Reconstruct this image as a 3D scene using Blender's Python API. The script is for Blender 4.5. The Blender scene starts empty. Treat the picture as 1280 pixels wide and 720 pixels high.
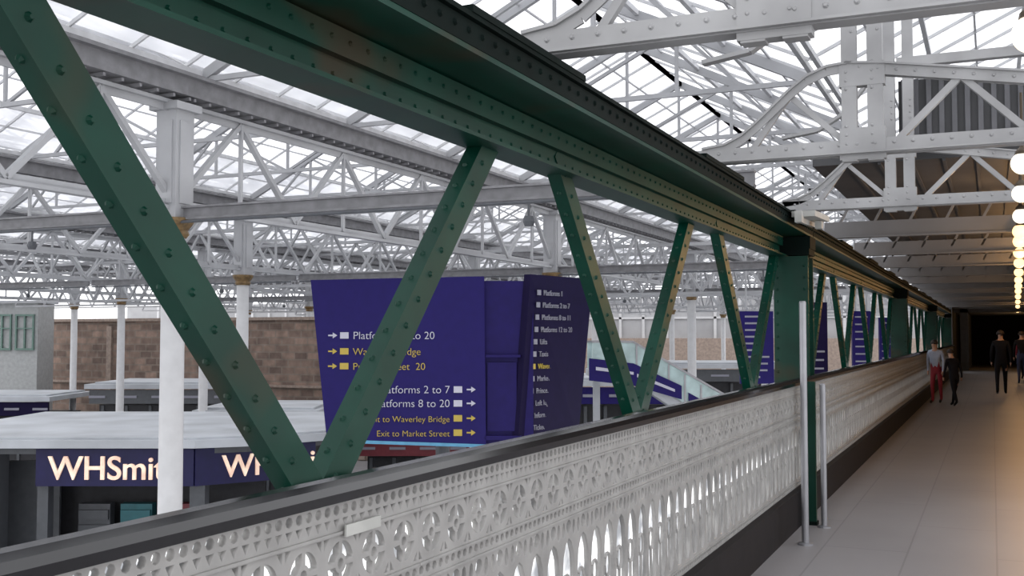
import bpy, bmesh, math, random
from mathutils import Vector, Matrix
random.seed(4)
scene = bpy.context.scene
COL = scene.collection
scene.view_settings.view_transform = 'Standard'
scene.view_settings.exposure = 0.0
YAW = math.radians(24.44)

# ------------------------------------------------------------ materials
def mat(name, color, rough=0.5, metal=0.0, var=0.12, scale=6.0, emit=0.0, bump=0.0, spec=0.5, worn=None):
    m = bpy.data.materials.new(name); m.use_nodes = True
    nt = m.node_tree; b = nt.nodes['Principled BSDF']
    b.inputs['Roughness'].default_value = rough
    b.inputs['Metallic'].default_value = metal
    b.inputs['Specular IOR Level'].default_value = spec
    tc = nt.nodes.new('ShaderNodeTexCoord')
    n = nt.nodes.new('ShaderNodeTexNoise'); n.inputs['Scale'].default_value = scale
    n.inputs['Detail'].default_value = 4
    nt.links.new(tc.outputs['Object'], n.inputs['Vector'])
    r = nt.nodes.new('ShaderNodeValToRGB')
    r.color_ramp.elements[0].position = 0.3; r.color_ramp.elements[1].position = 0.7
    r.color_ramp.elements[0].color = tuple(max(0, c*(1-var)) for c in color)+(1,)
    r.color_ramp.elements[1].color = tuple(min(1, c*(1+var)) for c in color)+(1,)
    nt.links.new(n.outputs['Fac'], r.inputs['Fac'])
    out = r.outputs['Color']
    if worn:
        n2 = nt.nodes.new('ShaderNodeTexNoise'); n2.inputs['Scale'].default_value = 1.7; n2.inputs['Detail'].default_value = 2
        nt.links.new(tc.outputs['Object'], n2.inputs['Vector'])
        r2 = nt.nodes.new('ShaderNodeValToRGB'); r2.color_ramp.elements[0].position = .60; r2.color_ramp.elements[1].position = .72
        r2.color_ramp.elements[0].color = (0,0,0,1); r2.color_ramp.elements[1].color = (.75,.75,.75,1)
        mx = nt.nodes.new('ShaderNodeMix'); mx.data_type = 'RGBA'
        nt.links.new(n2.outputs['Fac'], r2.inputs['Fac']); nt.links.new(r2.outputs['Color'], mx.inputs[0])
        nt.links.new(out, mx.inputs[6]); mx.inputs[7].default_value = worn+(1,); out = mx.outputs[2]
    nt.links.new(out, b.inputs['Base Color'])
    if emit > 0:
        nt.links.new(r.outputs['Color'], b.inputs['Emission Color'])
        b.inputs['Emission Strength'].default_value = emit
    if bump > 0:
        bp = nt.nodes.new('ShaderNodeBump'); bp.inputs['Strength'].default_value = bump
        nt.links.new(n.outputs['Fac'], bp.inputs['Height']); nt.links.new(bp.outputs['Normal'], b.inputs['Normal'])
    return m

def brick_mat(name, c1, c2, mortar, bw, bh, ms=0.01, rough=0.5, axes=('X', 'Y'), off=0.5, nsc=0.7, namt=0.3):
    m = bpy.data.materials.new(name); m.use_nodes = True
    nt = m.node_tree; b = nt.nodes['Principled BSDF']; b.inputs['Roughness'].default_value = rough
    tc = nt.nodes.new('ShaderNodeTexCoord'); sp = nt.nodes.new('ShaderNodeSeparateXYZ'); cb = nt.nodes.new('ShaderNodeCombineXYZ')
    nt.links.new(tc.outputs['Object'], sp.inputs[0])
    nt.links.new(sp.outputs[axes[0]], cb.inputs[0]); nt.links.new(sp.outputs[axes[1]], cb.inputs[1])
    t = nt.nodes.new('ShaderNodeTexBrick'); t.inputs['Scale'].default_value = 1
    t.inputs['Color1'].default_value = c1+(1,); t.inputs['Color2'].default_value = c2+(1,); t.inputs['Mortar'].default_value = mortar+(1,)
    t.inputs['Brick Width'].default_value = bw; t.inputs['Row Height'].default_value = bh; t.inputs['Mortar Size'].default_value = ms
    t.offset = off
    nt.links.new(cb.outputs[0], t.inputs['Vector'])
    n = nt.nodes.new('ShaderNodeTexNoise'); n.inputs['Scale'].default_value = nsc; n.inputs['Detail'].default_value = 5
    nt.links.new(tc.outputs['Object'], n.inputs['Vector'])
    mx = nt.nodes.new('ShaderNodeMix'); mx.data_type = 'RGBA'; mx.blend_type = 'MULTIPLY'; mx.inputs[0].default_value = namt
    nt.links.new(t.outputs['Color'], mx.inputs[6]); nt.links.new(n.outputs['Fac'], mx.inputs[7])
    nt.links.new(mx.outputs[2], b.inputs['Base Color'])
    return m

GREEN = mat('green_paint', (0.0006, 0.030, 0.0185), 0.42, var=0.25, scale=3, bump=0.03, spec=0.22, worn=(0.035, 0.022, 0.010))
GREEN_SHADE = mat('green_paint_shaded', (0.001, 0.005, 0.004), 0.7, var=0.3, spec=0.1)  # same green darkened: shade on the chord top put into the colour
WHITE = mat('white_paint', (0.30, 0.30, 0.305), 0.55, var=0.22, scale=2)
WHITE_S = mat('station_white_paint', (0.34, 0.345, 0.36), 0.6, var=0.14, scale=1)
CEILB = mat('grey_ceiling_beam', (0.17, 0.17, 0.175), 0.6, var=0.14, scale=1)
COLW = mat('column_white', (.50, .50, .51), .45, var=0.05)
GUTTER = mat('grey_gutter_paint', (0.17, 0.17, 0.18), 0.6, var=0.2)
BAR = mat('glazing_bar_paint', (0.52, 0.525, 0.54), 0.6, var=0.1)
LATT = mat('cream_cast_iron', (0.29, 0.283, 0.275), 0.45, var=0.14, scale=8)
BLACKR = mat('black_rail', (0.007, 0.007, 0.009), 0.13, var=0.2, spec=0.6)
DARKB = mat('dark_plinth', (0.010, 0.008, 0.009), 0.65, var=0.3, spec=0.2)
STEEL = mat('brushed_steel', (0.30, 0.30, 0.32), 0.4, 0.7, var=0.1)
GOLD = mat('gilt_capital', (0.16, 0.10, 0.04), 0.5, 0.2, var=0.4, scale=12)
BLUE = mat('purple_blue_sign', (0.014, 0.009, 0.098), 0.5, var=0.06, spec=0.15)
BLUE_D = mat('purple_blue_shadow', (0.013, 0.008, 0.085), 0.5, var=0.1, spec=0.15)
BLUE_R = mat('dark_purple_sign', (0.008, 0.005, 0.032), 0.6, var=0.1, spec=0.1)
CYAN = mat('cyan_edge', (0.08, 0.28, 0.45), 0.4)
TXTW = mat('white_lettering', (0.46, 0.46, 0.54), 0.5, var=0.02)
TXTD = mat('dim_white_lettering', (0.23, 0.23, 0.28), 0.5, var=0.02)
TXTY = mat('yellow_lettering', (0.44, 0.33, 0.05), 0.5, var=0.02)
TXTS = mat('lit_shop_lettering', (1.0, 0.62, 0.48), 0.4, var=0.3, scale=3, emit=0.5)
NAVY = mat('navy_fascia', (0.010, 0.009, 0.058), 0.45, spec=.3)
ROOFG = mat('pale_kiosk_roof', (0.40, 0.42, 0.45), 0.5, var=0.2, scale=0.7)
KGREY = mat('kiosk_grey', (0.065, 0.07, 0.08), 0.5)
KDARK = mat('shop_interior_dark', (0.012, 0.012, 0.016), 0.6, var=0.4)
TEAL = mat('teal_panel', (0.015, 0.11, 0.13), 0.5)
REDM = mat('red_panel', (0.16, 0.02, 0.03), 0.5)
GLOBE = mat('white_globe', (1.0, 0.90, 0.74), 0.4, var=0.02, emit=1.3)
GLOBE2 = mat('warm_globe', (1.0, 0.66, 0.30), 0.4, var=0.02, emit=2.2)
BRASS = mat('dark_brass', (0.08, 0.06, 0.04), 0.5, 0.5)
SOFFIT = mat('cool_grey_soffit', (0.065, 0.066, 0.07), 0.7, var=0.2, scale=1.5)
PALEBOX = mat('pale_plate', (0.4, 0.4, 0.38), 0.5)
STONE = mat('pale_stone', (0.27, 0.21, 0.175), 0.8, var=0.2)
HAZE = mat('pale_haze_wall', (0.33, 0.33, 0.34), 0.8, var=0.15, scale=.4)  # distant haze put into this wall's pale colour
GLASSM = mat('stair_glass', (0.40, 0.52, 0.52), 0.15, var=0.25, scale=2)
SKIN = mat('skin', (0.4, 0.23, 0.16), 0.6, var=0.05)
HAIR = mat('dark_hair', (0.02, 0.012, 0.009), 0.7)
CL_BLACK = mat('black_cloth', (0.008, 0.008, 0.011), 0.9, spec=0.2)
CL_GREY = mat('pale_blue_cloth', (0.32, 0.36, 0.46), 0.85)
CL_RED = mat('dark_red_cloth', (0.22, 0.012, 0.025), 0.85)
CL_BLUE = mat('denim_cloth', (0.02, 0.03, 0.08), 0.85)
SHOE = mat('shoe_leather', (0.01, 0.01, 0.01), 0.5)
FLOORM = brick_mat('walkway_tiles', (0.275, 0.262, 0.268), (0.262, 0.25, 0.256), (0.20, 0.19, 0.195), 2.4, 0.6, 0.007, 0.45, axes=('Y', 'X'))
CONC = brick_mat('concourse_tiles', (0.36, 0.36, 0.38), (0.33, 0.33, 0.35), (0.26, 0.26, 0.26), 0.9, 0.9, 0.02, 0.35)
BRICK = brick_mat('brown_rough_stonework', (0.42, 0.29, 0.23), (0.20, 0.14, 0.115), (0.30, 0.24, 0.20), 0.8, 0.38, 0.04, 0.9, axes=('X', 'Z'), nsc=2.5, namt=0.75)
def frost(name, lo, hi, sc, em_s, transp=None):
    m = bpy.data.materials.new(name); m.use_nodes = True; nt = m.node_tree
    for n in list(nt.nodes): nt.nodes.remove(n)
    o = nt.nodes.new('ShaderNodeOutputMaterial'); mx = nt.nodes.new('ShaderNodeMixShader'); mx.inputs[0].default_value = .8
    d = nt.nodes.new('ShaderNodeBsdfDiffuse'); t = nt.nodes.new('ShaderNodeBsdfTranslucent')
    tc = nt.nodes.new('ShaderNodeTexCoord'); n = nt.nodes.new('ShaderNodeTexNoise'); n.inputs['Scale'].default_value = sc; r = nt.nodes.new('ShaderNodeValToRGB')
    r.color_ramp.elements[0].position = .38; r.color_ramp.elements[1].position = .62
    r.color_ramp.elements[0].color = lo+(1,); r.color_ramp.elements[1].color = hi+(1,)
    nt.links.new(tc.outputs['Object'], n.inputs[0]); nt.links.new(n.outputs[0], r.inputs[0])
    nt.links.new(r.outputs[0], d.inputs[0]); nt.links.new(r.outputs[0], t.inputs[0])
    nt.links.new(d.outputs[0], mx.inputs[1]); nt.links.new(t.outputs[0], mx.inputs[2])
    if transp is not None:
        tr = nt.nodes.new('ShaderNodeBsdfTransparent'); m2 = nt.nodes.new('ShaderNodeMixShader'); m2.inputs[0].default_value = 1-transp
        nt.links.new(tr.outputs[0], m2.inputs[1]); nt.links.new(mx.outputs[0], m2.inputs[2]); nt.links.new(m2.outputs[0], o.inputs[0])
    else:
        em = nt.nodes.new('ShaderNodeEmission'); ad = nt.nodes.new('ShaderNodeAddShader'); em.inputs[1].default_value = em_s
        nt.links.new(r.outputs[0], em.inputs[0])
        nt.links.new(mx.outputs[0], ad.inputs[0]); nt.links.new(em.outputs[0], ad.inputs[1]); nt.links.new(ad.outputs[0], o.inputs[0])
    return m
FROST_GLOW = frost('frosted_panel_glow', (.42,.43,.45), (1,1,1), 9, .62)  # emission added so the backing glows behind the lattice; no lamp there
PANE = frost('roof_glass', (.60,.61,.65), (.88,.89,.92), .8, 0, transp=.42)

# ------------------------------------------------------------ mesh builder
class B:
    def __init__(s):
        s.v = []; s.f = []; s.m = []; s.mi = 0
    def box(s, c, d, R=None):
        c = Vector(c); i = len(s.v)
        for x in (-.5, .5):
            for y in (-.5, .5):
                for z in (-.5, .5):
                    p = Vector((x*d[0], y*d[1], z*d[2]))
                    if R: p = R @ p
                    s.v.append(c+p)
        for q in ((0,1,3,2),(4,6,7,5),(0,4,5,1),(2,3,7,6),(0,2,6,4),(1,5,7,3)):
            s.f.append(tuple(i+k for k in q)); s.m.append(s.mi)
        return s
    def bar(s, a, b, w, h, up=(0,0,1)):
        a = Vector(a); b = Vector(b); d = b-a; L = d.length; d.normalize()
        up = Vector(up)
        if abs(d.dot(up)) > 0.99: up = Vector((0,1,0)) if abs(d.y) < .9 else Vector((1,0,0))
        side = d.cross(up).normalized(); u2 = side.cross(d).normalized()
        R = Matrix((side, d, u2)).transposed()
        return s.box((a+b)/2, (w, L, h), R)
    def cyl(s, a, b, r, n=10, r2=None, cap=True):
        a = Vector(a); b = Vector(b); d = (b-a).normalized(); r2 = r if r2 is None else r2
        t = Vector((1,0,0)) if abs(d.x) < .8 else Vector((0,1,0))
        e = d.cross(t).normalized(); g = d.cross(e).normalized(); i = len(s.v)
        for k in range(n):
            an = 2*math.pi*k/n; o = e*math.cos(an)+g*math.sin(an)
            s.v.append(a+o*r); s.v.append(b+o*r2)
        for k in range(n):
            j = (k+1) % n
            s.f.append((i+2*k, i+2*k+1, i+2*j+1, i+2*j)); s.m.append(s.mi)
        if cap:
            s.f.append(tuple(i+2*k for k in range(n))); s.m.append(s.mi)
            s.f.append(tuple(i+2*k+1 for k in reversed(range(n)))); s.m.append(s.mi)
        return s
    def lathe(s, c, prof, n=16):
        c = Vector(c); i = len(s.v)
        for (r, z) in prof:
            for k in range(n):
                an = 2*math.pi*k/n; s.v.append(c+Vector((r*math.cos(an), r*math.sin(an), z)))
        for a in range(len(prof)-1):
            for k in range(n):
                j = (k+1) % n
                s.f.append((i+a*n+k, i+a*n+j, i+(a+1)*n+j, i+(a+1)*n+k)); s.m.append(s.mi)
        s.f.append(tuple(i+k for k in reversed(range(n)))); s.m.append(s.mi)
        s.f.append(tuple(i+(len(prof)-1)*n+k for k in range(n))); s.m.append(s.mi)
        return s
    def rivet(s, p, nrm, r=0.014):
        nrm = Vector(nrm).normalized(); p = Vector(p)
        return s.cyl(p, p+nrm*r*0.75, r, 7, r*0.45)
    def poly(s, pts, off):
        pts = [Vector(p) for p in pts]; off = Vector(off); n = len(pts); i = len(s.v)
        s.v += pts + [p+off for p in pts]
        s.f.append(tuple(range(i, i+n))); s.m.append(s.mi)
        s.f.append(tuple(reversed(range(i+n, i+2*n)))); s.m.append(s.mi)
        for k in range(n):
            j = (k+1) % n
            s.f.append((i+k, i+n+k, i+n+j, i+j)); s.m.append(s.mi)
        return s
    def quad(s, pts):
        i = len(s.v); s.v += [Vector(p) for p in pts]; s.f.append((i,i+1,i+2,i+3)); s.m.append(s.mi); return s
    def obj(s, name, mats, parent=None, loc=(0,0,0), rot=(0,0,0), smooth=False):
        me = bpy.data.meshes.new(name)
        me.from_pydata([tuple(v) for v in s.v], [], s.f)
        if not isinstance(mats, (list, tuple)): mats = [mats]
        for m in mats: me.materials.append(m)
        me.polygons.foreach_set('material_index', s.m)
        bm = bmesh.new(); bm.from_mesh(me); bmesh.ops.recalc_face_normals(bm, faces=bm.faces); bm.to_mesh(me); bm.free()
        if smooth: me.polygons.foreach_set('use_smooth', [True]*len(me.polygons))
        o = bpy.data.objects.new(name, me); o.location = loc; o.rotation_euler = rot
        if parent: o.parent = parent
        COL.objects.link(o); return o

def empty(name, loc, rot=(0,0,0)):
    o = bpy.data.objects.new(name, None); o.location = loc; o.rotation_euler = rot
    o.empty_display_size = 0.2; COL.objects.link(o); return o
def tag(o, label=None, cat=None, group=None, kind=None):
    if label: o['label'] = label
    if cat: o['category'] = cat
    if group: o['group'] = group
    if kind: o['kind'] = kind
    return o
def dup(root, loc, rot=None, parent=None):
    kids = list(root.children)
    c = root.copy()
    if parent is not None: c.parent = parent
    else:
        c.location = loc
        if rot is not None: c.rotation_euler = rot
    COL.objects.link(c)
    for k in kids: dup(k, None, None, c)
    return c
def text(s, size, m, parent, loc, rot, align='LEFT', ext=0.01, name='lettering', bold=0.0):
    cu = bpy.data.curves.new('t', 'FONT'); cu.body = s; cu.size = size; cu.align_x = align; cu.extrude = ext; cu.offset = bold
    t = bpy.data.objects.new('t', cu); COL.objects.link(t)
    dg = bpy.context.evaluated_depsgraph_get(); me = bpy.data.meshes.new_from_object(t.evaluated_get(dg))
    bpy.data.objects.remove(t); me.materials.clear(); me.materials.append(m); me.name = name
    o = bpy.data.objects.new(name, me); o.parent = parent; o.location = loc; o.rotation_euler = rot
    COL.objects.link(o); return o

# ------------------------------------------------------------ camera / world
cam = bpy.data.cameras.new('camera'); co = bpy.data.objects.new('camera', cam); COL.objects.link(co)
cam.sensor_width = 36; cam.lens = 1320/1280*36; cam.clip_end = 500
co.location = (0, 0, 1.6); co.rotation_euler = (math.radians(92.6), 0, YAW)
scene.camera = co
w = bpy.data.worlds.new('overcast'); scene.world = w; w.use_nodes = True
nt = w.node_tree; bg = nt.nodes['Background']
tc = nt.nodes.new('ShaderNodeTexCoord'); ns = nt.nodes.new('ShaderNodeTexNoise'); ns.inputs['Scale'].default_value = 2.0
nt.links.new(tc.outputs['Generated'], ns.inputs['Vector'])
rp = nt.nodes.new('ShaderNodeValToRGB'); rp.color_ramp.elements[0].color = (0.90, 0.91, 0.95, 1); rp.color_ramp.elements[1].color = (1, 1, 1, 1)
rp.color_ramp.elements[0].position = .3; rp.color_ramp.elements[1].position = .7
nt.links.new(ns.outputs['Fac'], rp.inputs['Fac']); nt.links.new(rp.outputs['Color'], bg.inputs['Color'])
bg.inputs['Strength'].default_value = 2.05

# ------------------------------------------------------------ walkway shell
b = B().box((0.75, 34, -0.15), (5.4, 76, 0.3)); tag(b.obj('floor', FLOORM), 'pale grey tiled walkway floor', kind='structure')
b = B().box((-1.555, 25, 0.145), (0.11, 58, 0.29)).box((-1.52, 25, 0.298), (0.05, 58, 0.015))
tag(b.obj('baseboard_left', DARKB), 'dark plinth below the balustrade', kind='structure')
b = B().box((3.35, 40.5, 1.8), (0.2, 55, 3.6)); tag(b.obj('wall_right', SOFFIT), kind='structure')
b = B().box((0.7, 68, 1.8), (5.2, 0.2, 3.6)); tag(b.obj('wall_end', DARKB), kind='structure')
b = B()
for k in range(3):
    b.box((0.75, 62-k*4, 2.95), (5.0, .25, .5)).box((-1.2, 62-k*4, 1.5), (.35,.25,3)).box((1.9, 62-k*4, 1.5), (.35,.25,3))
tag(b.obj('trim_3', KGREY), 'dark portal frames at the end of the walkway', kind='structure')
b = B().box((-1.75, 60, 1.8), (0.2, 16, 3.6)); tag(b.obj('wall_left', SOFFIT), kind='structure')
b = B()
b.box((0.85, 39.6, 3.4), (5.0, 57, 0.12))
for k in range(16): b.box((-1.3+k*0.3, 39.6, 3.33), (0.03, 57, 0.03))
tag(b.obj('ceiling', SOFFIT), 'grey boarded ceiling over the walkway', kind='structure')
b = B()
b.box((1.3, 11.0, 3.80), (4.2, 0.05, 0.62))
tag(b.obj('wall_upper', SOFFIT), 'dark louvred panel above the ceiling edge', kind='structure')
b = B()
for k in range(36): b.box((-0.75+k*0.115, 10.95, 3.8), (0.045, 0.04, 0.62))
tag(b.obj('trim_1', mat('slat_grey', (.10,.10,.11), .7)), 'vertical slats on louvred panel', kind='structure')

# ------------------------------------------------------------ green girder
PER = 3.24
gird = empty('bridge_girder', (-1.9, -2.10, 0))
b = B(); L = PER*4
b.box((0, L/2, 2.49), (0.024, L, 0.20)); b.box((0, L/2, 2.388), (0.16, L, 0.016))
b.box((0.02, L/2, 2.53), (0.05, L, 0.09)); 
b.box((0, L/2, 2.592), (0.56, L, 0.02))
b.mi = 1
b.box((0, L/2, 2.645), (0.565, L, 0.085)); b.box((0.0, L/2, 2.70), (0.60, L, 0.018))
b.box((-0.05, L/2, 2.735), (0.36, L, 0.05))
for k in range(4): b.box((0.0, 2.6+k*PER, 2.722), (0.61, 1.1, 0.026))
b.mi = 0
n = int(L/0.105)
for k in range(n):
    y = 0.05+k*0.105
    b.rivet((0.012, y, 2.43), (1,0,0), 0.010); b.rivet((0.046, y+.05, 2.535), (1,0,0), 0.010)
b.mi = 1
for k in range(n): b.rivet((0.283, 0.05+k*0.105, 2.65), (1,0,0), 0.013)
b.obj('top_chord', [GREEN, GREEN_SHADE], gird)
b = B().box((-0.02, L/2, 0.98), (0.2, L, 0.12)).box((-0.02, L/2, 0.85), (0.03, L, 0.2)); b.obj('bottom_chord', GREEN, gird)
for k in range(4):
    tb = PER*(k+.5)
    for sgn in (-1, 1):
        a = Vector((-.006 if sgn > 0 else .006, tb+sgn*(-0.01), 1.05)); e = Vector((a.x, tb+sgn*1.31, 2.50))
        d = (e-a).normalized()
        nin = Vector((0, -d.z, d.y))
        if nin.y > 0: nin = -nin
        b = B()
        b.bar(a, e, 0.018, 0.106, up=nin)
        off = nin*0.060
        b.bar(a+off+Vector((-.023,0,0)), e+off+Vector((-.023,0,0)), 0.070, 0.015, up=nin)
        Lg = (e-a).length; m = int(Lg/0.13)
        for j in range(1, m):
            p = a+d*(j*0.13)
            b.rivet(p+Vector((0.009,0,0))+nin*0.015, (1,0,0), 0.013)
            b.rivet(p+off+nin*0.007+Vector((-.025,0,0))+d*.06, nin, 0.013)
        b.obj('diagonal_brace', GREEN, gird)
    b = B(); b.poly([(0.018, tb-.26, 0.98), (0.018, tb+.26, 0.98), (0.018, tb+.17, 1.16), (0.018, tb-.17, 1.16)], (0.01,0,0)); b.obj('gusset_plate', GREEN, gird)
cx, cy = 0.115, 12.78
b = B(); b.box((cx, cy, 1.19), (0.26, 0.30, 2.38)); b.box((cx, cy-0.155, 1.19), (0.33, 0.02, 2.38)); b.box((cx, cy+0.155, 1.19), (0.33, 0.02, 2.38))
for k in range(20):
    z = 0.1+k*0.115
    b.rivet((cx-0.13, cy-0.165, z), (0,-1,0)); b.rivet((cx+0.13, cy-0.165, z), (0,-1,0)); b.rivet((cx+0.13, cy+0.08, z), (1,0,0)); b.rivet((cx+0.13, cy-0.08, z), (1,0,0))
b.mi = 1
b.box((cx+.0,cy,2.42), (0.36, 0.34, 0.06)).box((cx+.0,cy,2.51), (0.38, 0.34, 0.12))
b.obj('end_post', [GREEN, GREEN_SHADE], gird)
tag(gird, 'dark green riveted steel lattice girder beside the walkway', 'girder', 'green lattice girder spans')
for k in range(1, 4): dup(gird, (-1.9, -2.10+(L+.02)*k, 0))

b = B(); R = Matrix.Rotation(0.04, 3, 'X')
b.box((0.0, 0, 0.0), (0.2, 0.9, 0.05), R).box((-.05, 0, -.04), (.03,.9,.06), R).box((-.03, -0.48, -0.05), (0.06, 0.12, 0.10)).box((.04, .2, -.06), (0.06, 0.12, 0.07))
tag(b.obj('light_fitting', PALEBOX, loc=(-1.49, 9.9, 2.69)), 'pale metal fitting at the head of the green post', 'light fitting')

# ------------------------------------------------------------ balustrade
PL = 1.62; PH = 0.865
def spl(cu, pts):
    s = cu.splines.new('POLY'); s.points.add(len(pts)-1)
    for i, p in enumerate(pts): s.points[i].co = (p[0], p[1], 0, 1)
    s.use_cyclic_u = True
cu = bpy.data.curves.new('lat', 'CURVE'); cu.dimensions = '2D'; cu.fill_mode = 'BOTH'; cu.extrude = 0.009; cu.bevel_depth = 0.0015; cu.bevel_resolution = 0
spl(cu, [(0.0,0),(PL,0),(PL,PH),(0.0,PH)])
def circ(cx, cy, rx, ry, n=12): spl(cu, [(cx+rx*math.cos(2*math.pi*k/n), cy+ry*math.sin(2*math.pi*k/n)) for k in range(n)])
def dia(cx, cy, r, q=1.0): spl(cu, [(cx-r,cy),(cx,cy-r*q),(cx+r,cy),(cx,cy+r*q)])
def tri(cx, cy, r, up): spl(cu, [(cx-r,cy-up*r*.8),(cx+r,cy-up*r*.8),(cx,cy+up*r)])
M = 10; mw = PL/M   # 0.162
for k in range(M):
    cx = mw*(k+.5)
    for q in range(4):
        x = cx+(q-1.5)*mw/4
        circ(x, .842, .0145, .0140, 8); tri(x, .808, .0150, -1)
        circ(x, .600, .0145, .0140, 8)
        circ(x, .022, .0145, .0130, 8)
    for a0 in range(4):
        pts = []
        for t in range(6):
            an = math.radians(a0*90+7+t*76/5); pts.append((cx+.059*math.cos(an), .703+.059*math.sin(an)))
        for t in range(3, -1, -1):
            an = math.radians(a0*90+14+t*62/3); pts.append((cx+.025*math.cos(an), .703+.025*math.sin(an)))
        spl(cu, pts)
    circ(cx, .703, .015, .015, 8)
    for sz in (-1, 1):
        for sx in (-1, 1):
            X_ = cx+sx*.073; Z_ = .703+sz*.060
            spl(cu, [(X_-sx*.021, Z_+sz*.012), (X_+sx*.003, Z_+sz*.012), (X_+sx*.003, Z_-sz*.020)])
    pts = [(cx-.065,.17),(cx-.054,.11),(cx-.030,.068),(cx+.030,.068),(cx+.054,.11),(cx+.065,.17),(cx+.065,.36),(cx+.056,.42),(cx+.032,.468),(cx,.488),(cx-.032,.468),(cx-.056,.42),(cx-.065,.36)]
    spl(cu, pts)
    circ(cx, .534, .027, .027, 10)
    for sx in (-1, 1):
        circ(cx+sx*.055, .525, .016, .034, 8)
lo = bpy.data.objects.new('lat', cu); COL.objects.link(lo)
dg = bpy.context.evaluated_depsgraph_get(); lm = bpy.data.meshes.new_from_object(lo.evaluated_get(dg)); bpy.data.objects.remove(lo)
lm.transform(Matrix(((0,0,1,0),(1,0,0,0),(0,1,0,0),(0,0,0,1)))); lm.materials.clear(); lm.materials.append(LATT)
pan = empty('balustrade_panel', (-1.56, -0.5, 0.308))
o = bpy.data.objects.new('lattice', lm); o.parent = pan; COL.objects.link(o)
b = B(); b.box((-0.022, PL/2, PH/2), (0.006, PL, PH-.01)); b.obj('frosted_glow_backing', FROST_GLOW, pan)
b = B()
for z in (.572, .783, .622, .045): b.box((0.012, PL/2, z), (0.012, PL-.002, .008))
b.obj('moulding', LATT, pan)
b = B()
for k in range(M):   # cast tracery standing inside each tall opening
    cx = mw*(k+.5)
    b.cyl((0,cx,.06), (0,cx,.24), .007, 6)
    for t in range(10):
        a1 = 2*math.pi*t/10; a2 = 2*math.pi*(t+1)/10
        b.cyl((0,cx+.032*math.cos(a1),.29+.052*math.sin(a1)), (0,cx+.032*math.cos(a2),.29+.052*math.sin(a2)), .007, 5)
b.obj('tracery', LATT, pan)['kind'] = 'stuff'
tag(pan, 'white ornate cast-iron balustrade panel with round and pointed openings', 'balustrade', 'cast-iron balustrade panels')
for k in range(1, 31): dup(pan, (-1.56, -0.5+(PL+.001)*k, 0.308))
b = B(); pr = [(-.036,-.024),(-.040,0),(-.036,.02),(-.02,.032),(.02,.032),(.036,.02),(.040,0),(.036,-.024)]
b.poly([(x, -4, z) for x, z in pr], (0, 54, 0))
tag(b.obj('handrail', BLACKR, loc=(-1.555, 0, 1.2)), 'polished black handrail along the balustrade', 'handrail')
b = B().box((0,0,0), (0.006, 0.17, 0.03)); tag(b.obj('notice_plate', PALEBOX, loc=(-1.535, 2.42, 1.095)), 'small cream plate fixed on the balustrade', 'plate')

def post(loc, h, r):
    e = empty('barrier_post', loc)
    B().lathe((0,0,0), [(r,0.01),(r,h-.01),(r*.8,h)], 14).obj('shaft', STEEL, e, smooth=False)
    B().lathe((0,0,0), [(r*2.2,0),(r*2.2,0.012),(r*1.4,0.02)], 16).obj('base_plate', STEEL, e)
    return e
tag(post((-1.335, 8.38, 0), 1.87, 0.027), 'tall slim brushed steel post on the walkway floor', 'post')
tag(post((-1.31, 9.2, 0), 1.2, 0.025), 'short brushed steel post on the walkway floor', 'post')
e = empty('green_post', (-1.435, 9.3, 0))
B().box((0, 0.0, 0.62), (0.10, 0.05, 1.18)).obj('panel', GREEN, e); B().box((0,0,0.015), (0.12,0.1,0.03)).obj('foot', GREEN_SHADE, e)
tag(e, 'narrow dark green upright panel between two steel posts', 'panel')

# ------------------------------------------------------------ cross trusses above the walkway
ct = empty('cross_truss', (-1.9, 4.33, 2.8))
b = B(); b.box((2.5, 0, 0.05), (5.1, 0.10, 0.014)); b.box((2.5, -0.03, 0.10), (5.1, 0.014, 0.10)); b.box((2.5, 0.03, 0.10), (5.1, 0.014, 0.10)); b.box((2.5,-.055,.055),(5.1,.05,.012))
for k in range(42): b.rivet((0.0+k*0.12, -0.037, 0.115), (0,-1,0), 0.014)
b.obj('bottom_chord', WHITE, ct)
def tz(x): return .69 if x < 1.1 else max(.69-.17*(x-1.1), .46)
b = B()
for p, q in ((1.0,1.25),(1.25,2.45),(2.45,5.0)):
    b.bar((p,0,tz(p)), (q,0,tz(q)), 0.11, 0.014); b.bar((p,-.03,tz(p)-.04), (q,-.03,tz(q)-.04), .014, .08); b.bar((p,.03,tz(p)-.04), (q,.03,tz(q)-.04), .014, .08)
for k in range(32): x = 1.1+k*.12; b.rivet((x, -0.037, tz(x)-.04), (0,-1,0), 0.013)
b.obj('top_chord', WHITE, ct)
pts = [(1.05,.69),(0.88,.675),(0.74,.62),(0.62,.53),(0.40,.33),(0.28,.235),(0.16,.18),(0.0,.16)]
b = B()
for p, q in zip(pts[:-1], pts[1:]):
    b.bar((p[0],0,p[1]), (q[0],0,q[1]), 0.11, 0.016)
    b.bar((p[0],-.03,p[1]-.035), (q[0],-.03,q[1]-.035), 0.014, 0.06)
b.obj('curved_bracket', WHITE, ct)
for x in (1.03, 1.2):
    b = B()
    b.box((x, 0, 1.25), (0.10, 0.08, 2.5))
    for k in range(4):
        b.rivet((x-.02, -0.04, 0.06+k*.06), (0,-1,0), .012); b.rivet((x-.02, -0.04, 0.5+k*.06), (0,-1,0), .012); b.rivet((x+.02, -0.04, 0.9+k*.06), (0,-1,0), .012)
    b.obj('post', WHITE, ct)
B().box((1.115, 0.0, 0.12), (0.3, 0.085, 0.22)).obj('gusset_plate', WHITE, ct)
B().box((1.115, 0.0, 0.60), (0.3, 0.085, 0.16)).obj('gusset_plate', WHITE, ct)
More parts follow.
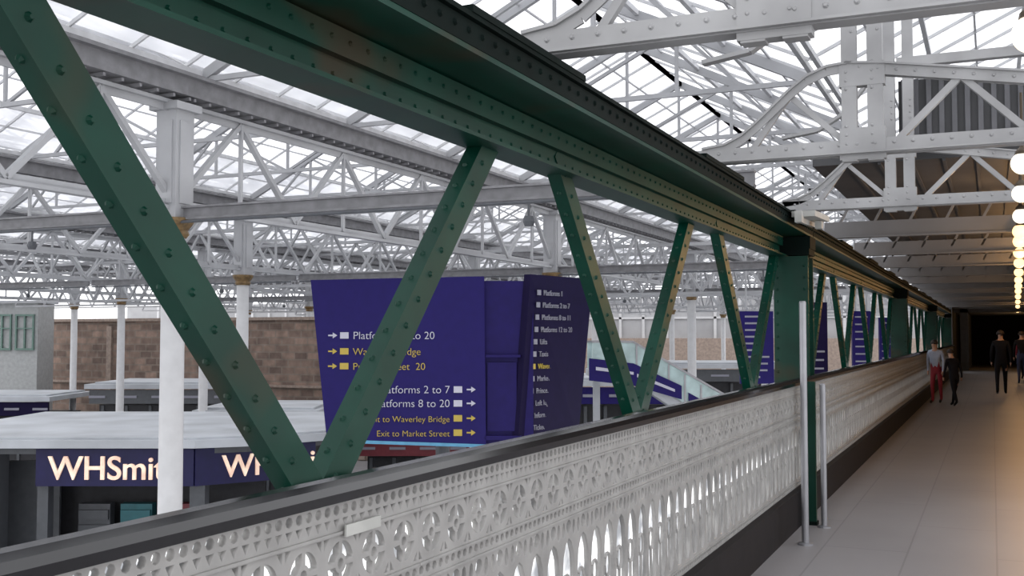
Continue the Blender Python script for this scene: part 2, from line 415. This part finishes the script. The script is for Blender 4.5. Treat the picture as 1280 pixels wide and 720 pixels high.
for k in range(4):
    x0 = 1.35+k*0.78
    b = B(); b.bar((x0,0,.14), (x0+.39,0,tz(x0+.39)-.05), .05, .045); b.obj('diagonal_brace', WHITE, ct)
    b = B(); b.bar((x0+.39,0.01,tz(x0+.39)-.05), (x0+.78,0.01,.14), .05, .045); b.obj('diagonal_brace', WHITE, ct)
for a, c in (((1.0,.14),(0.62,.5)), ((0.35,.12),(0.62,.5))):
    b = B(); b.bar((a[0],0,a[1]), (c[0],0,c[1]), .04, .04); b.obj('diagonal_brace', WHITE, ct)
b = B(); pts = [(1.15,1.45),(0.95,1.40),(0.8,1.25),(0.6,1.0),(0.35,.85),(0.0,.80)]
for p, q in zip(pts[:-1], pts[1:]): b.bar((p[0],0,p[1]), (q[0],0,q[1]), 0.09, 0.03)
b.box((2.6,0,1.45),(3.0,.1,.09)); b.obj('upper_bracket', WHITE, ct)
tag(ct, 'white riveted steel truss spanning above the walkway', 'truss', 'white trusses over the walkway')
for k in range(1, 3): dup(ct, (-1.9, 4.33+PER*k, 2.8))
cb = empty('cross_beam', (-1.9, 14.05, 2.86))
b = B(); b.box((2.55, 0, 0.0), (5.2, 0.14, 0.02)); b.box((2.55, 0, 0.1), (5.2, 0.03, 0.2)); b.obj('flange', CEILB, cb)
b = B()
for k in range(12): b.bar((0.1+k*.42,0,.1), (0.31+k*.42,0,.5), .03, .03)
b.obj('web', CEILB, cb)
tag(cb, 'grey steel beam beneath the walkway ceiling', 'beam', 'ceiling beams')
for k in range(1, 13): dup(cb, (-1.9, 14.05+PER*k, 2.86))

# ------------------------------------------------------------ globe lamps
def lamp(loc, m, r):
    lp = empty('globe_lamp', loc)
    prof = [(r*math.sin(math.pi*k/12), -r*math.cos(math.pi*k/12)-.02) for k in range(1, 12)]
    B().lathe((0,0,0), prof, 18).obj('globe', m, lp, smooth=True)
    B().cyl((0,0,.05), (0,0,.49), .01, 8).lathe((0,0,0), [(.05,.045),(.045,.07),(.015,.1)], 12).obj('holder', BRASS, lp)
    return tag(lp, 'glowing round globe lamp hanging from the beams', 'lamp', 'row of globe lamps')
l1 = lamp((0.17, 4.75, 2.85), GLOBE, .078)
for D in (7.5, 9.1, 10.8): dup(l1, (0.06+0.021*D, D*1.11, 2.85))
l2 = lamp((0.06+.021*12.4, 12.4*1.11, 2.85), GLOBE2, .085)
l2['label'] = 'warm yellow glowing round globe lamp under the ceiling'
for D in (13.7, 15.6, 17.8, 20.4, 23.2, 26, 29, 33, 38, 44, 52): dup(l2, (0.06+0.021*D, D*1.11, 2.85))
for i, y in enumerate((12.8, 14.6, 17, 20, 25, 31, 38, 46, 56)):
    l = bpy.data.lights.new('lamp_light', 'POINT'); l.energy = 30; l.color = (1, .55, .22); l.shadow_soft_size = .12
    o = bpy.data.objects.new('lamp_light', l); o.location = (0.3+.015*y, y, 2.6); COL.objects.link(o)

# ------------------------------------------------------------ station roof
SP = 13.3
rows = [(-9.9, 10.9), (-17.5, 21.8), (-25.2, 16.0), (-33.0, 20.0), (-41.0, 25.0)]
lt = empty('roof_girder', (0,0,0))
b = B(); b.box((0, SP/2, 0), (.14, SP, .05)).box((0, SP/2, .05), (.03, SP, .12)); b.obj('bottom_chord', WHITE_S, lt)
b = B(); b.box((0, SP/2, 1.4), (.16, SP, .05)).box((0, SP/2, 1.34), (.03, SP, .12)); b.obj('top_chord', WHITE_S, lt)
b = B(); b.box((0, SP/2, 1.62), (.42, SP, .24)); b.box((0, SP/2, 1.76), (.62, SP, .05))
for k in range(45): b.box((0, .15+k*.3, 1.46), (.4, .04, .04))
b.obj('gutter', GUTTER, lt)
for k in range(5):
    y0 = k*2.66
    for a, c in ((y0, y0+1.33), (y0+2.66, y0+1.33)):
        b = B(); b.bar((0,a,.05), (0,c,1.36), .07, .08, up=(1,0,0)); b.obj('diagonal_brace', WHITE_S, lt)
    B().box((0.02, y0+1.33, .7), (.05,.05,1.3)).obj('hanger', WHITE_S, lt)
tag(lt, 'white painted lattice girder carrying the glazed station roof', 'girder', 'roof lattice girders')
lx = empty('cross_girder', (-2.3, 31.5, 2.9))
b = B(); b.box((-SP/2, 0, 0), (SP-.1, .12, .08)); b.obj('bottom_chord', WHITE_S, lx)
b = B(); b.box((-SP/2, 0, 1.5), (SP-.1, .14, .1)); b.obj('top_chord', WHITE_S, lx)
for k in range(7):
    for a, c in ((k*1.9,k*1.9+.95),(k*1.9+1.9,k*1.9+.95)):
        b = B(); b.bar((-a,0,.05), (-c,0,1.46), .07, .07); b.obj('diagonal_brace', WHITE_S, lx)
tag(lx, 'white lattice girder running across the concourse roof', 'girder', 'transverse lattice girders')
for y in (31.5, 35.9, 49.7, 58, 66, 77):
    for k in range(4):
        if y == 31.5 and k == 0: continue
        if y < 44 and k == 3: continue
        dup(lx, (-2.3-SP*k, y, 3.0+(.4 if k % 2 else 0)))
for k in (1, 2): dup(lx, (-4.4-(SP+.1)*k, 26, 3.35))

sc = empty('station_column', (0,0,-4.6))
B().lathe((0,0,0), [(.3,0),(.3,.25),(.2,.4),(.165,.6),(.152,7.5)], 20).obj('shaft', COLW, sc, smooth=True)
B().lathe((0,0,0), [(.16,7.5),(.2,7.55),(.18,7.6),(.24,7.68),(.26,7.72),(.26,7.76)], 20).obj('capital', GOLD, sc)
b = B(); b.box((0,0,8.5), (.34,.34,1.5)); b.box((0,0,9.24), (.48,.48,.1)); b.box((0,-.18,8.5), (.22,.02,1.1)); b.box((.18,0,8.5), (.02,.22,1.1)); b.obj('upper_post', WHITE_S, sc)
tag(sc, 'white cast-iron column with gilt capital on the concourse', 'column', 'white concourse columns')
first = True
for ri, (X, Y0) in enumerate(rows):
    for k in range(-1, 6):
        y = Y0+SP*k
        if y > 75: continue
        if first: lt.location = (X, y, 3.3); sc.location = (X, y+SP, -4.6); first = False; continue
        dup(lt, (X, y, 3.3))
        if k >= 0 and not (ri == 0 and k == 0) : dup(sc, (X, y, -4.6))
tr = empty('roof_frame', (0,0,0)); W = 7.7
B().bar((0,0,0), (W/2,0,1.9), .09, .14).obj('rafter', WHITE_S, tr)
B().bar((W,0,0), (W/2,0,1.9), .09, .14).obj('rafter', WHITE_S, tr)
B().bar((0,0,0), (W,0,0), .06, .07).obj('tie_bar', WHITE_S, tr)
for a, c in (((W/4,.95),(W/2,0)), ((3*W/4,.95),(W/2,0)), ((W/2,1.9),(W/2,0)), ((W/4,.95),(W/4,0)), ((3*W/4,.95),(3*W/4,0)), ((W/4,.95),(W/8,0)), ((3*W/4,.95),(7*W/8,0))):
    B().bar((a[0],0,a[1]), (c[0],0,c[1]), .05, .05).obj('strut', WHITE_S, tr)
tag(tr, 'white steel roof frame below the glazing', 'roof frame', 'transverse roof frames')
bays = [-41.0-7.8, -41.0, -33.0, -25.2, -17.5, -9.9, -2.1]
firstf = True
for i, xb in enumerate(bays[:-1]):
    ystart = 4.24 if i >= 4 else 17.5
    st_ = 3.55 if i >= 3 else 5.32
    for k in range(22):
        y = ystart+k*st_
        if y > 76: break
        if firstf: tr.location = (xb, y, 5.12); firstf = False
        else: dup(tr, (xb, y, 5.12))
xb = empty('tie_beam', (-9.9, 10.9, 3.15))
b = B(); b.box((3.9,0,.0), (7.6,.13,.03)).box((3.9,0,.07), (7.6,.03,.14)).box((3.9,0,.15),(7.6,.13,.025)); b.obj('beam', GUTTER, xb)
b = B(); b.cyl((0.2,-.1,-.05),(7.6,-.1,-.05),.02,8).cyl((5.2,-.1,-.05),(5.2,-.1,-.22),.015,6).lathe((5.2,-.1,-.32), [(.05,0),(.07,.05),(.05,.11)],10); b.obj('cable_run', KGREY, xb)
tag(xb, 'grey steel tie beam with cables between roof columns', 'beam', 'concourse tie beams')
for (x, y) in ((-17.6,10.9), (-25.3,10.9), (-17.6,24.2), (-9.9,24.2), (-9.9,37.5), (-17.6,37.5), (-25.3,24.2), (-33,24.2), (-33,37.5), (-25.3,37.5)): dup(xb, (x, y, 3.15))
for i, x0 in enumerate(bays[:-1]+[-2.1]):
    x1 = bays[i+1] if i < 6 else 5.7
    b = B(); xm = (x0+x1)/2; z0, z1 = 5.2, 7.05; ya = 0 if i >= 4 else 14; yb = 78
    nrm = 79 if i >= 4 else 64
    for k in range(nrm):
        y = ya+k*1.0
        b.bar((x0,y,z0), (xm,y,z1), .03, .045); b.bar((xm,y,z1), (x1,y,z0), .03, .045)
    for t in (.02,.34,.67,1):
        b.box((x0+(xm-x0)*t, (ya+yb)/2, z0+(z1-z0)*t-.05), (.06,yb-ya,.08)); b.box((x1+(xm-x1)*t, (ya+yb)/2, z0+(z1-z0)*t-.05), (.06,yb-ya,.08))
    for t in (.18,.5,.84):
        b.box((x0+(xm-x0)*t, (ya+yb)/2, z0+(z1-z0)*t), (.03,yb-ya,.03)); b.box((x1+(xm-x1)*t, (ya+yb)/2, z0+(z1-z0)*t), (.03,yb-ya,.03))
    b.mi = 1
    b.quad([(x0+.1,ya,z0+.08),(xm,ya,z1+.03),(xm,yb,z1+.03),(x0+.1,yb,z0+.08)]); b.quad([(x1-.1,ya,z0+.08),(xm,ya,z1+.031),(xm,yb,z1+.031),(x1-.1,yb,z0+.08)])
    tag(b.obj('window_%d' % (i+1), [BAR, PANE]), 'milky glazing with white bars in the station roof', kind='structure')

# ------------------------------------------------------------ concourse
b = B().box((-42, 45, -4.75), (80, 110, 0.3)); tag(b.obj('floor_concourse', CONC), 'pale concourse floor', kind='structure')
b = B(); b.box((-52, 45.3, -1.05), (60, .5, 7.1)); tag(b.obj('wall_back', BRICK), 'rough brown stone station wall', kind='structure')
b = B()
for k in range(7):
    b.box((-79+k*8.4, 44.98, -1.2), (.35,.16,6.7))
b.box((-52, 44.98, 2.5), (60,.25,.16)); b.box((-52,44.98,-1.0),(60,.2,.12))
tag(b.obj('trim_2', STONE), 'stone pilasters and coping on the back wall', kind='structure')
b = B(); b.box((-20, 96, -1.6), (44,.5,6)); tag(b.obj('wall_far', STONE), kind='structure')
b = B(); b.box((-40, 97, 3.3), (110,.4,3.8)); tag(b.obj('wall_gable', HAZE), 'pale haze-toned band above the far wall', kind='structure')
b = B()
for k in range(44): b.box((-90+k*2.3, 96.7, 3.3), (.25,.2,3.8))
b.box((-40,96.7,3.3),(110,.2,.2))
tag(b.obj('trim_4', COLW), 'white mullions on the far wall', kind='structure')

def rloc(D, px): # survey distance (m) and bearing along the sight line
    u = (px-640)/1320*D
    return (-D*math.sin(YAW)+u*math.cos(YAW), D*math.cos(YAW)+u*math.sin(YAW))
RZ = (0,0,YAW)

k1 = empty('shop_kiosk', (-17.54, 18.39, -4.6), RZ)
b = B(); prof=[(-6,0),(1.2,0),(2.4,.5),(3.8,1.8),(4.2,3.4),(4.1,8.5),(-6,8.5)]
b.poly([(x,y,3.66) for x,y in prof], (0,0,.18)); b.poly([(x*.985,y*.97+.2,3.84) for x,y in prof], (0,0,.05)); b.obj('canopy_roof', ROOFG, k1)
b = B(); b.poly([(x*.95-.1,y*.93+.3,3.5) for x,y in prof], (0,0,.17)); b.obj('soffit_band', KGREY, k1)
b = B(); b.box((-.7,.3,3.2), (3.6,.12,.84)); b.obj('fascia', NAVY, k1)
b = B(); R = Matrix.Rotation(.6,3,'Z'); b.box((2.32,1.12,3.2), (2.95,.12,.84), R); b.obj('fascia', NAVY, k1)
text('WHSmith', .75, TXTS, k1, (-2.2,.22,2.94), (math.pi/2,0,0), ext=.03, bold=.008)
text('WHSmith', .72, TXTS, k1, (1.66,.58,2.94), (math.pi/2,0,.6), ext=.03, bold=.008)
B().box((-4.3,.5,1.75), (1.9,.5,3.5)).obj('pier', KGREY, k1)
B().box((1.15,.55,1.4), (.35,.35,2.8)).obj('pier', KGREY, k1)
B().box((-2.4,.55,1.4),(.25,.3,2.8)).obj('pier', KGREY, k1)
B().box((-.7,2.2,1.4), (6.0,.1,2.8)).obj('shop_front', KDARK, k1)
B().box((3,3.2,1.4),(.1,2.5,2.8)).obj('shop_front', KDARK, k1)
B().box((-4.2,1.6,1.6),(3.4,.1,3.2)).obj('shutter', KGREY, k1)
for x, m in ((-.6,TEAL),(-1.6,KGREY),(.5,REDM)):
    b = B()
    for z in (.9,1.25,1.6,1.95): b.box((x,1.5,z),(.7,.35,.22))
    b.box((x,1.55,1.2),(.75,.3,2.0)); b.obj('display_shelf', m, k1)
tag(k1, 'station newsagent kiosk with navy fascia and glowing lettering', 'kiosk')

def kiosk(D, px, w, d, top, roofm, fasm, label, rows=0):
    x, y = rloc(D, px)
    e = empty('shop_kiosk', (x, y, -4.6), RZ); h = top+4.6
    b = B(); b.box((0,d/2,h-.1), (w,d,.2)); b.box((0,d/2,h+.03),(w*.9,d*.85,.1)); b.obj('canopy_roof', roofm, e)
    b = B(); b.box((0,.25,h-.55), (w*.95,.15,.6)); b.obj('fascia', fasm, e)
    for k in range(5): B().box((-w*.42+k*w*.21,.15,h-.55), (w*.11,.06,.10)).obj('sign_strip', TXTD, e)
    b = B(); b.box((0,d/2,h/2-.45), (w*.85,d*.8,h-.9)); b.obj('shop_body', KDARK, e)
    for k in range(6): B().box((-w*.4+k*w*.16,.5,h/2-.5), (.12,.12,h-.9)).obj('mullion', KGREY, e)
    tag(e, label, 'kiosk'); return e
kiosk(37, 320, 4.4, 5, -1.0, ROOFG, BLUE, 'flat-roofed kiosk with blue fascia on the concourse')
kiosk(46, 200, 6.5, 5, -0.5, ROOFG, KGREY, 'pale flat-roofed kiosk near the stone wall')
kiosk(47, -20, 6, 5, -1.1, ROOFG, BLUE_R, 'pale flat-roofed kiosk with dark fascia')
kiosk(41, 535, 5.6, 5, -2.2, ROOFG, REDM, 'low shop kiosk with red fascia below the sign')
kiosk(38, 770, 4.5, 6, 0.0, ROOFG, BLUE, 'kiosk with pale roof and blue fascia beside stairs')
kiosk(52, 900, 8, 6, 0.2, ROOFG, KGREY, 'distant pale kiosk across the concourse')

x, y = rloc(56, 18); e = empty('station_office', (x,y,-4.6), RZ)
B().box((0,1,4.0), (2.5,2,7.9)).obj('body', mat('office_white',(.36,.37,.37),.6), e)
SAGE = mat('sage_green',(.12,.2,.17),.5)
for q in (-.6,.6):
    b = B()
    for k in range(3): b.box((q-.45+k*.45,-.06,6.4), (.08,.14,1.9))
    b.box((q,-.06,7.3),(1.0,.16,.1)).box((q,-.06,6.6),(1.0,.12,.06)).box((q,-.06,5.5),(1.0,.16,.1)); b.obj('window_frame', SAGE, e)
B().box((0,.9,8.0),(2.8,2.6,.13)).obj('cornice', ROOFG, e)
tag(e, 'white station office with green window frames', 'building')

# large direction sign
s = empty('direction_sign', (-10.25, 17.31, -4.6), RZ); zo = 4.6
def P(pts, off): 
    b = B(); b.poly([(p[0],p[1],p[2]+zo) for p in pts], off); return b
P([(-1.65,0,2.66),(1.64,0,2.73),(1.68,0,-.44),(-1.32,0,-.34)], (0,.15,0)).obj('sign_panel', BLUE, s)
P([(-.75,-.02,-.36),(1.70,-.02,-.44),(1.70,-.02,-.50),(-.75,-.02,-.42)], (0,.18,0)).obj('edge_strip', CYAN, s)
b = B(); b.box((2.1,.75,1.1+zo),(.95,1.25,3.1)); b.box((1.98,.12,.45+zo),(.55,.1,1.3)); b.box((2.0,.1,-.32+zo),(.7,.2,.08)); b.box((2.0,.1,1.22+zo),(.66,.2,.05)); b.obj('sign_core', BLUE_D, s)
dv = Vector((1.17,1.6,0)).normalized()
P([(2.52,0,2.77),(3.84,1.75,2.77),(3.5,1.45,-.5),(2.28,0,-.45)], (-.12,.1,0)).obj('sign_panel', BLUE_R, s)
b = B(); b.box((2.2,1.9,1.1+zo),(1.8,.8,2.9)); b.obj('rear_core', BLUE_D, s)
B().cyl((0.8,1.0,0),(0.8,1.0,2.3+zo),.14,12).obj('support_post', KGREY, s)
B().cyl((2.6,1.4,0),(2.6,1.4,2+zo),.14,12).obj('support_post', KGREY, s)
def arrow(b, x, z, y=-.012, q=.085):
    b.poly([(x-q,y,z-.014),(x,y,z-.014),(x,y,z-.055),(x+q,y,z),(x,y,z+.055),(x,y,z+.014),(x-q,y,z+.014)], (0,.01,0))
FR = (math.pi/2,0,0)
def row(txt, z, m, left, sz=.20):
    if left:
        text(txt, sz, m, s, (-.84,-.01,z+zo), FR, bold=-.002)
        b = B(); b.box((-1.0,-.01,z+.07+zo),(.16,.02,.12)); b.obj('pictogram', m, s); b = B(); arrow(b,-1.22,z+.07+zo); b.obj('arrow', m, s)
    else:
        text(txt, sz, m, s, (1.0,-.01,z+zo), FR, 'RIGHT', bold=-.002)
        b = B(); b.box((1.15,-.01,z+.07+zo),(.16,.02,.12)); b.obj('pictogram', m, s); b = B(); arrow(b,1.40,z+.07+zo); b.obj('arrow', m, s)
row('Platforms 12 to 20', 1.54, TXTW, True, .205)
row('Waverley Bridge', 1.24, TXTY, True, .19)
row('Princes Street  20', .96, TXTY, True, .19)
row('Platforms 2 to 7', .52, TXTW, False, .205)
row('Platforms 8 to 20', .26, TXTW, False, .205)
row('Exit to Waverley Bridge', -.02, TXTY, False, .16)
row('Exit to Market Street', -.29, TXTY, False, .16)
az = math.atan2(1.6,1.17)
for i, t in enumerate(['Platforms 1','Platforms 2 to 7','Platforms 8 to 11','Platforms 12 to 20','Lifts','Taxis','Waverley Bridge','Market Street','Princes Street','Left luggage','Information','Tickets']):
    z = 2.38-i*.235
    tt = i/12*.22
    base = Vector((2.5-tt,0,0))+dv*.42+Vector((.03,-.035,0))
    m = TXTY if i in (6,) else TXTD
    text(t, .145, m, s, (base.x,base.y,z+zo), (math.pi/2,0,az))
    b = B(); p = Vector((2.5-tt,0,0))+dv*.27+Vector((.03,-.035,0)); b.box((p.x,p.y,z+.05+zo),(.11,.02,.10), Matrix.Rotation(az,3,'Z')); b.obj('pictogram', m, s)
tag(s, 'large purple-blue station direction sign with white and yellow lettering', 'sign')

def sign(D, px, w, ztop, zbot, label, rows=6, yaw=0.0, m=BLUE):
    x, y = rloc(D, px); e = empty('hanging_sign', (x,y,zbot), (0,0,YAW+yaw)); h = ztop-zbot
    B().box((0,0,h/2),(w,.12,h)).obj('panel', m, e)
    for k in range(rows):
        z = h*(1-(k+.8)/(rows+.8)); L_ = w*(.35+.4*random.random())
        B().box((-w*.35+L_/2,-.065,z),(L_,.012,h*.025)).obj('text_line', TXTD, e)
    for q in (-.3,.3): B().cyl((w*q,0,h),(w*q,0,h+max(.3,5.0-ztop)),.03,6).obj('hanger_rod', WHITE_S, e)
    tag(e, label, 'sign')
sign(30, 945, .95, 2.3, .25, 'purple-blue hanging sign with rows of white text', 10)
sign(22, 1018, .50, 2.3, .75, 'narrow dark blue hanging sign beside the green column', 8, m=BLUE_R)
sign(34, 1076, .6, 2.4, .55, 'narrow blue hanging sign seen between girder braces', 7, m=BLUE_D)
sign(40, 1108, .6, 2.3, .5, 'small blue hanging sign beyond the girder', 6, m=BLUE_D)

# stairs with glass sides
x, y = rloc(31, 855); st = empty('staircase', (x,y,-4.6), (0,0,YAW))
b = B()
for k in range(20): b.box((-1.4+k*.17,1.0,5.2-k*.12),(.22,1.9,.1))
b.bar((-1.5,.05,5.05),(2.0,.05,2.7),.1,.3).bar((-1.5,1.95,5.05),(2.0,1.95,2.7),.1,.3)
b.obj('flight', ROOFG, st)
b = B(); b.box((-2.1,1.0,5.1),(1.3,2.0,.2)); b.obj('landing', ROOFG, st)
for q in (-2.5,-1.6): B().box((q,1,2.5),(.2,.2,5)).obj('support_post', ROOFG, st)
for yy in (0.0, 2.0):
    b = B(); b.poly([(-1.5,yy,5.2),(2.0,yy,2.8),(2.0,yy,3.95),(-1.5,yy,6.0)],(0,.03,0)); b.poly([(-2.7,yy,5.2),(-1.5,yy,5.2),(-1.5,yy,6.0),(-2.7,yy,6.0)],(0,.03,0)); b.obj('glass_balustrade', GLASSM, st)
    b = B(); b.bar((-1.5,yy,6.03),(2.0,yy,4.0),.06,.06).bar((-2.7,yy,6.03),(-1.5,yy,6.03),.06,.06)
    for k in range(8): b.box((-1.4+k*.47,yy,5.5-k*.30),(.05,.06,.95))
    b.obj('handrail', STEEL, st)
B().poly([(-2.8,-.1,5.55),(-1.5,-.1,5.4),(-.1,-.1,4.75),(-.1,-.1,4.35),(-1.5,-.1,4.75),(-2.8,-.1,4.9)],(0,.05,0)).obj('banner', BLUE, st)
B().poly([(0.1,-.1,4.55),(1.1,-.1,4.0),(1.1,-.1,3.5),(0.1,-.1,4.1)],(0,.05,0)).obj('banner', BLUE, st)
B().poly([(-2.6,-.12,5.3),(-1.5,-.12,5.15),(-1.5,-.12,5.07),(-2.6,-.12,5.2)],(0,.02,0)).obj('banner_stripe', TXTW, st)
B().poly([(-1.4,-.12,5.1),(-.3,-.12,4.65),(-.3,-.12,4.57),(-1.4,-.12,5.0)],(0,.02,0)).obj('banner_stripe', TXTW, st)
tag(st, 'steel staircase with green-tinted glass sides and blue banners', 'stairs')

# ------------------------------------------------------------ people
def person(loc, rot, top, legs, label, lean=0.0, stride=.22, armf=(.1,-.1), sc=1.0, hair=HAIR):
    J = []; E = []; T = []
    def j(p, r, t, par=None):
        J.append((Vector(p), r)); T.append(t)
        if par is not None: E.append((par, len(J)-1))
        return len(J)-1
    def ln(z): return lean*max(0, z-.95)
    pel = j((0,0,.95), (.145,.105), 1)
    sp = j((0,ln(1.15),1.15), (.125,.10), 0, pel); ch = j((0,ln(1.36),1.36), (.165,.11), 0, sp)
    nk = j((0,ln(1.5)+.01,1.49), (.052,.052), 2, ch); h1 = j((0,ln(1.56)+.03,1.57), (.068,.078), 2, nk)
    h2 = j((0,ln(1.64)+.035,1.64), (.078,.092), 2, h1); h3 = j((0,ln(1.7)+.02,1.70), (.06,.075), 2, h2)
    j((0,ln(1.62)+.14,1.605), (.012,.014), 2, h2)
    for i, sx in enumerate((-1, 1)):
        sy = stride*(1 if i else -1)
        hp = j((sx*.09,0,.88), (.088,.09), 1, pel); kn = j((sx*.10,sy*.55+.03,.49), (.058,.06), 1, hp)
        an = j((sx*.10,sy,.10+(.06 if sy<0 else 0)), (.04,.042), 1, kn); j((sx*.11,sy+.15,.04), (.04,.032), 3, an)
        af = armf[i]
        shd = j((sx*.175,ln(1.42),1.42), (.058,.06), 0, ch); el = j((sx*.235,ln(1.2)+af*.4,1.16), (.042,.042), 0, shd)
        wr = j((sx*.24,ln(1.1)+af+.05,.93), (.028,.028), 0, el); pm = j((sx*.24,ln(1.1)+af+.08,.86), (.02,.038), 2, wr)
        for q in range(4):
            y = (q-1.5)*.02; base = J[pm][0]
            f1 = j(base+Vector((0,y,-.045)), (.009,.009), 2, pm); j(base+Vector((-sx*.012,y+.006,-.085+abs(q-1.3)*.008)), (.007,.007), 2, f1)
        th = j(J[pm][0]+Vector((-sx*.012,.035,-.0)), (.01,.01), 2, pm); j(J[pm][0]+Vector((-sx*.018,.05,-.04)), (.008,.008), 2, th)
    me = bpy.data.meshes.new('body'); me.from_pydata([p for p, _ in J], E, [])
    o = bpy.data.objects.new('body', me); COL.objects.link(o)
    md = o.modifiers.new('s', 'SKIN'); sd = o.modifiers.new('d', 'SUBSURF'); sd.levels = 1
    if not me.skin_vertices:
        bm = bmesh.new(); bm.from_mesh(me); bm.verts.layers.skin.verify(); bm.to_mesh(me); bm.free()
    sv = me.skin_vertices[0].data
    for i, (_, r) in enumerate(J): sv[i].radius = r; sv[i].use_root = (i == 0)
    dg = bpy.context.evaluated_depsgraph_get(); nm = bpy.data.meshes.new_from_object(o.evaluated_get(dg)); bpy.data.objects.remove(o)
    nm.materials.clear()
    for m in (top, legs, SKIN, SHOE): nm.materials.append(m)
    for f in nm.polygons:
        c = f.center; bi = min(range(len(J)), key=lambda i: (J[i][0]-c).length - .6*max(J[i][1])); f.material_index = T[bi]; f.use_smooth = True
    e = empty('person', loc, (0,0,rot)); e.scale = (sc,)*3
    bo = bpy.data.objects.new('body', nm); bo.parent = e; COL.objects.link(bo)
    hc = Vector((0, ln(1.66)+.02, 1.665)); b = B()
    pr = [(.1*math.cos(a), .1*math.sin(a)) for a in [(-.3+k*.3) for k in range(6)]]
    b.lathe(hc, [(r, z) for r, z in pr]+[(.01,.1)], 14)
    b.obj('hair', hair, e, smooth=True)
    tag(e, label, 'person'); return e
person((0.20, 31.8, 0), 0, CL_BLACK, CL_BLACK, 'person in black coat and trousers walking along the walkway', stride=.2)
person((-1.22, 27.0, 0), math.pi*.9, CL_GREY, CL_RED, 'person in pale blue top and red trousers standing by the handrail', stride=.05, lean=.15, sc=.86)
person((-0.80, 26.0, 0), .6, CL_BLACK, CL_BLACK, 'person in black clothes stepping beside the balustrade', stride=.26, lean=.25, sc=.74)
person((0.88, 39, 0), 0, CL_BLACK, CL_BLUE, 'person in dark jacket and jeans walking away', stride=.18)
person((1.05, 43, 0), .2, CL_RED, CL_BLACK, 'person in red top walking along the walkway', stride=.18)
for D, px, t, l_ in ((36,470,CL_RED,CL_BLUE),(37,505,CL_GREY,CL_BLACK),(36,600,CL_BLUE,CL_BLACK),(35,715,CL_BLACK,CL_BLUE)):
    x, y = rloc(D, px); person((x,y,-4.6), D*1.3, t, l_, 'person standing on the concourse')
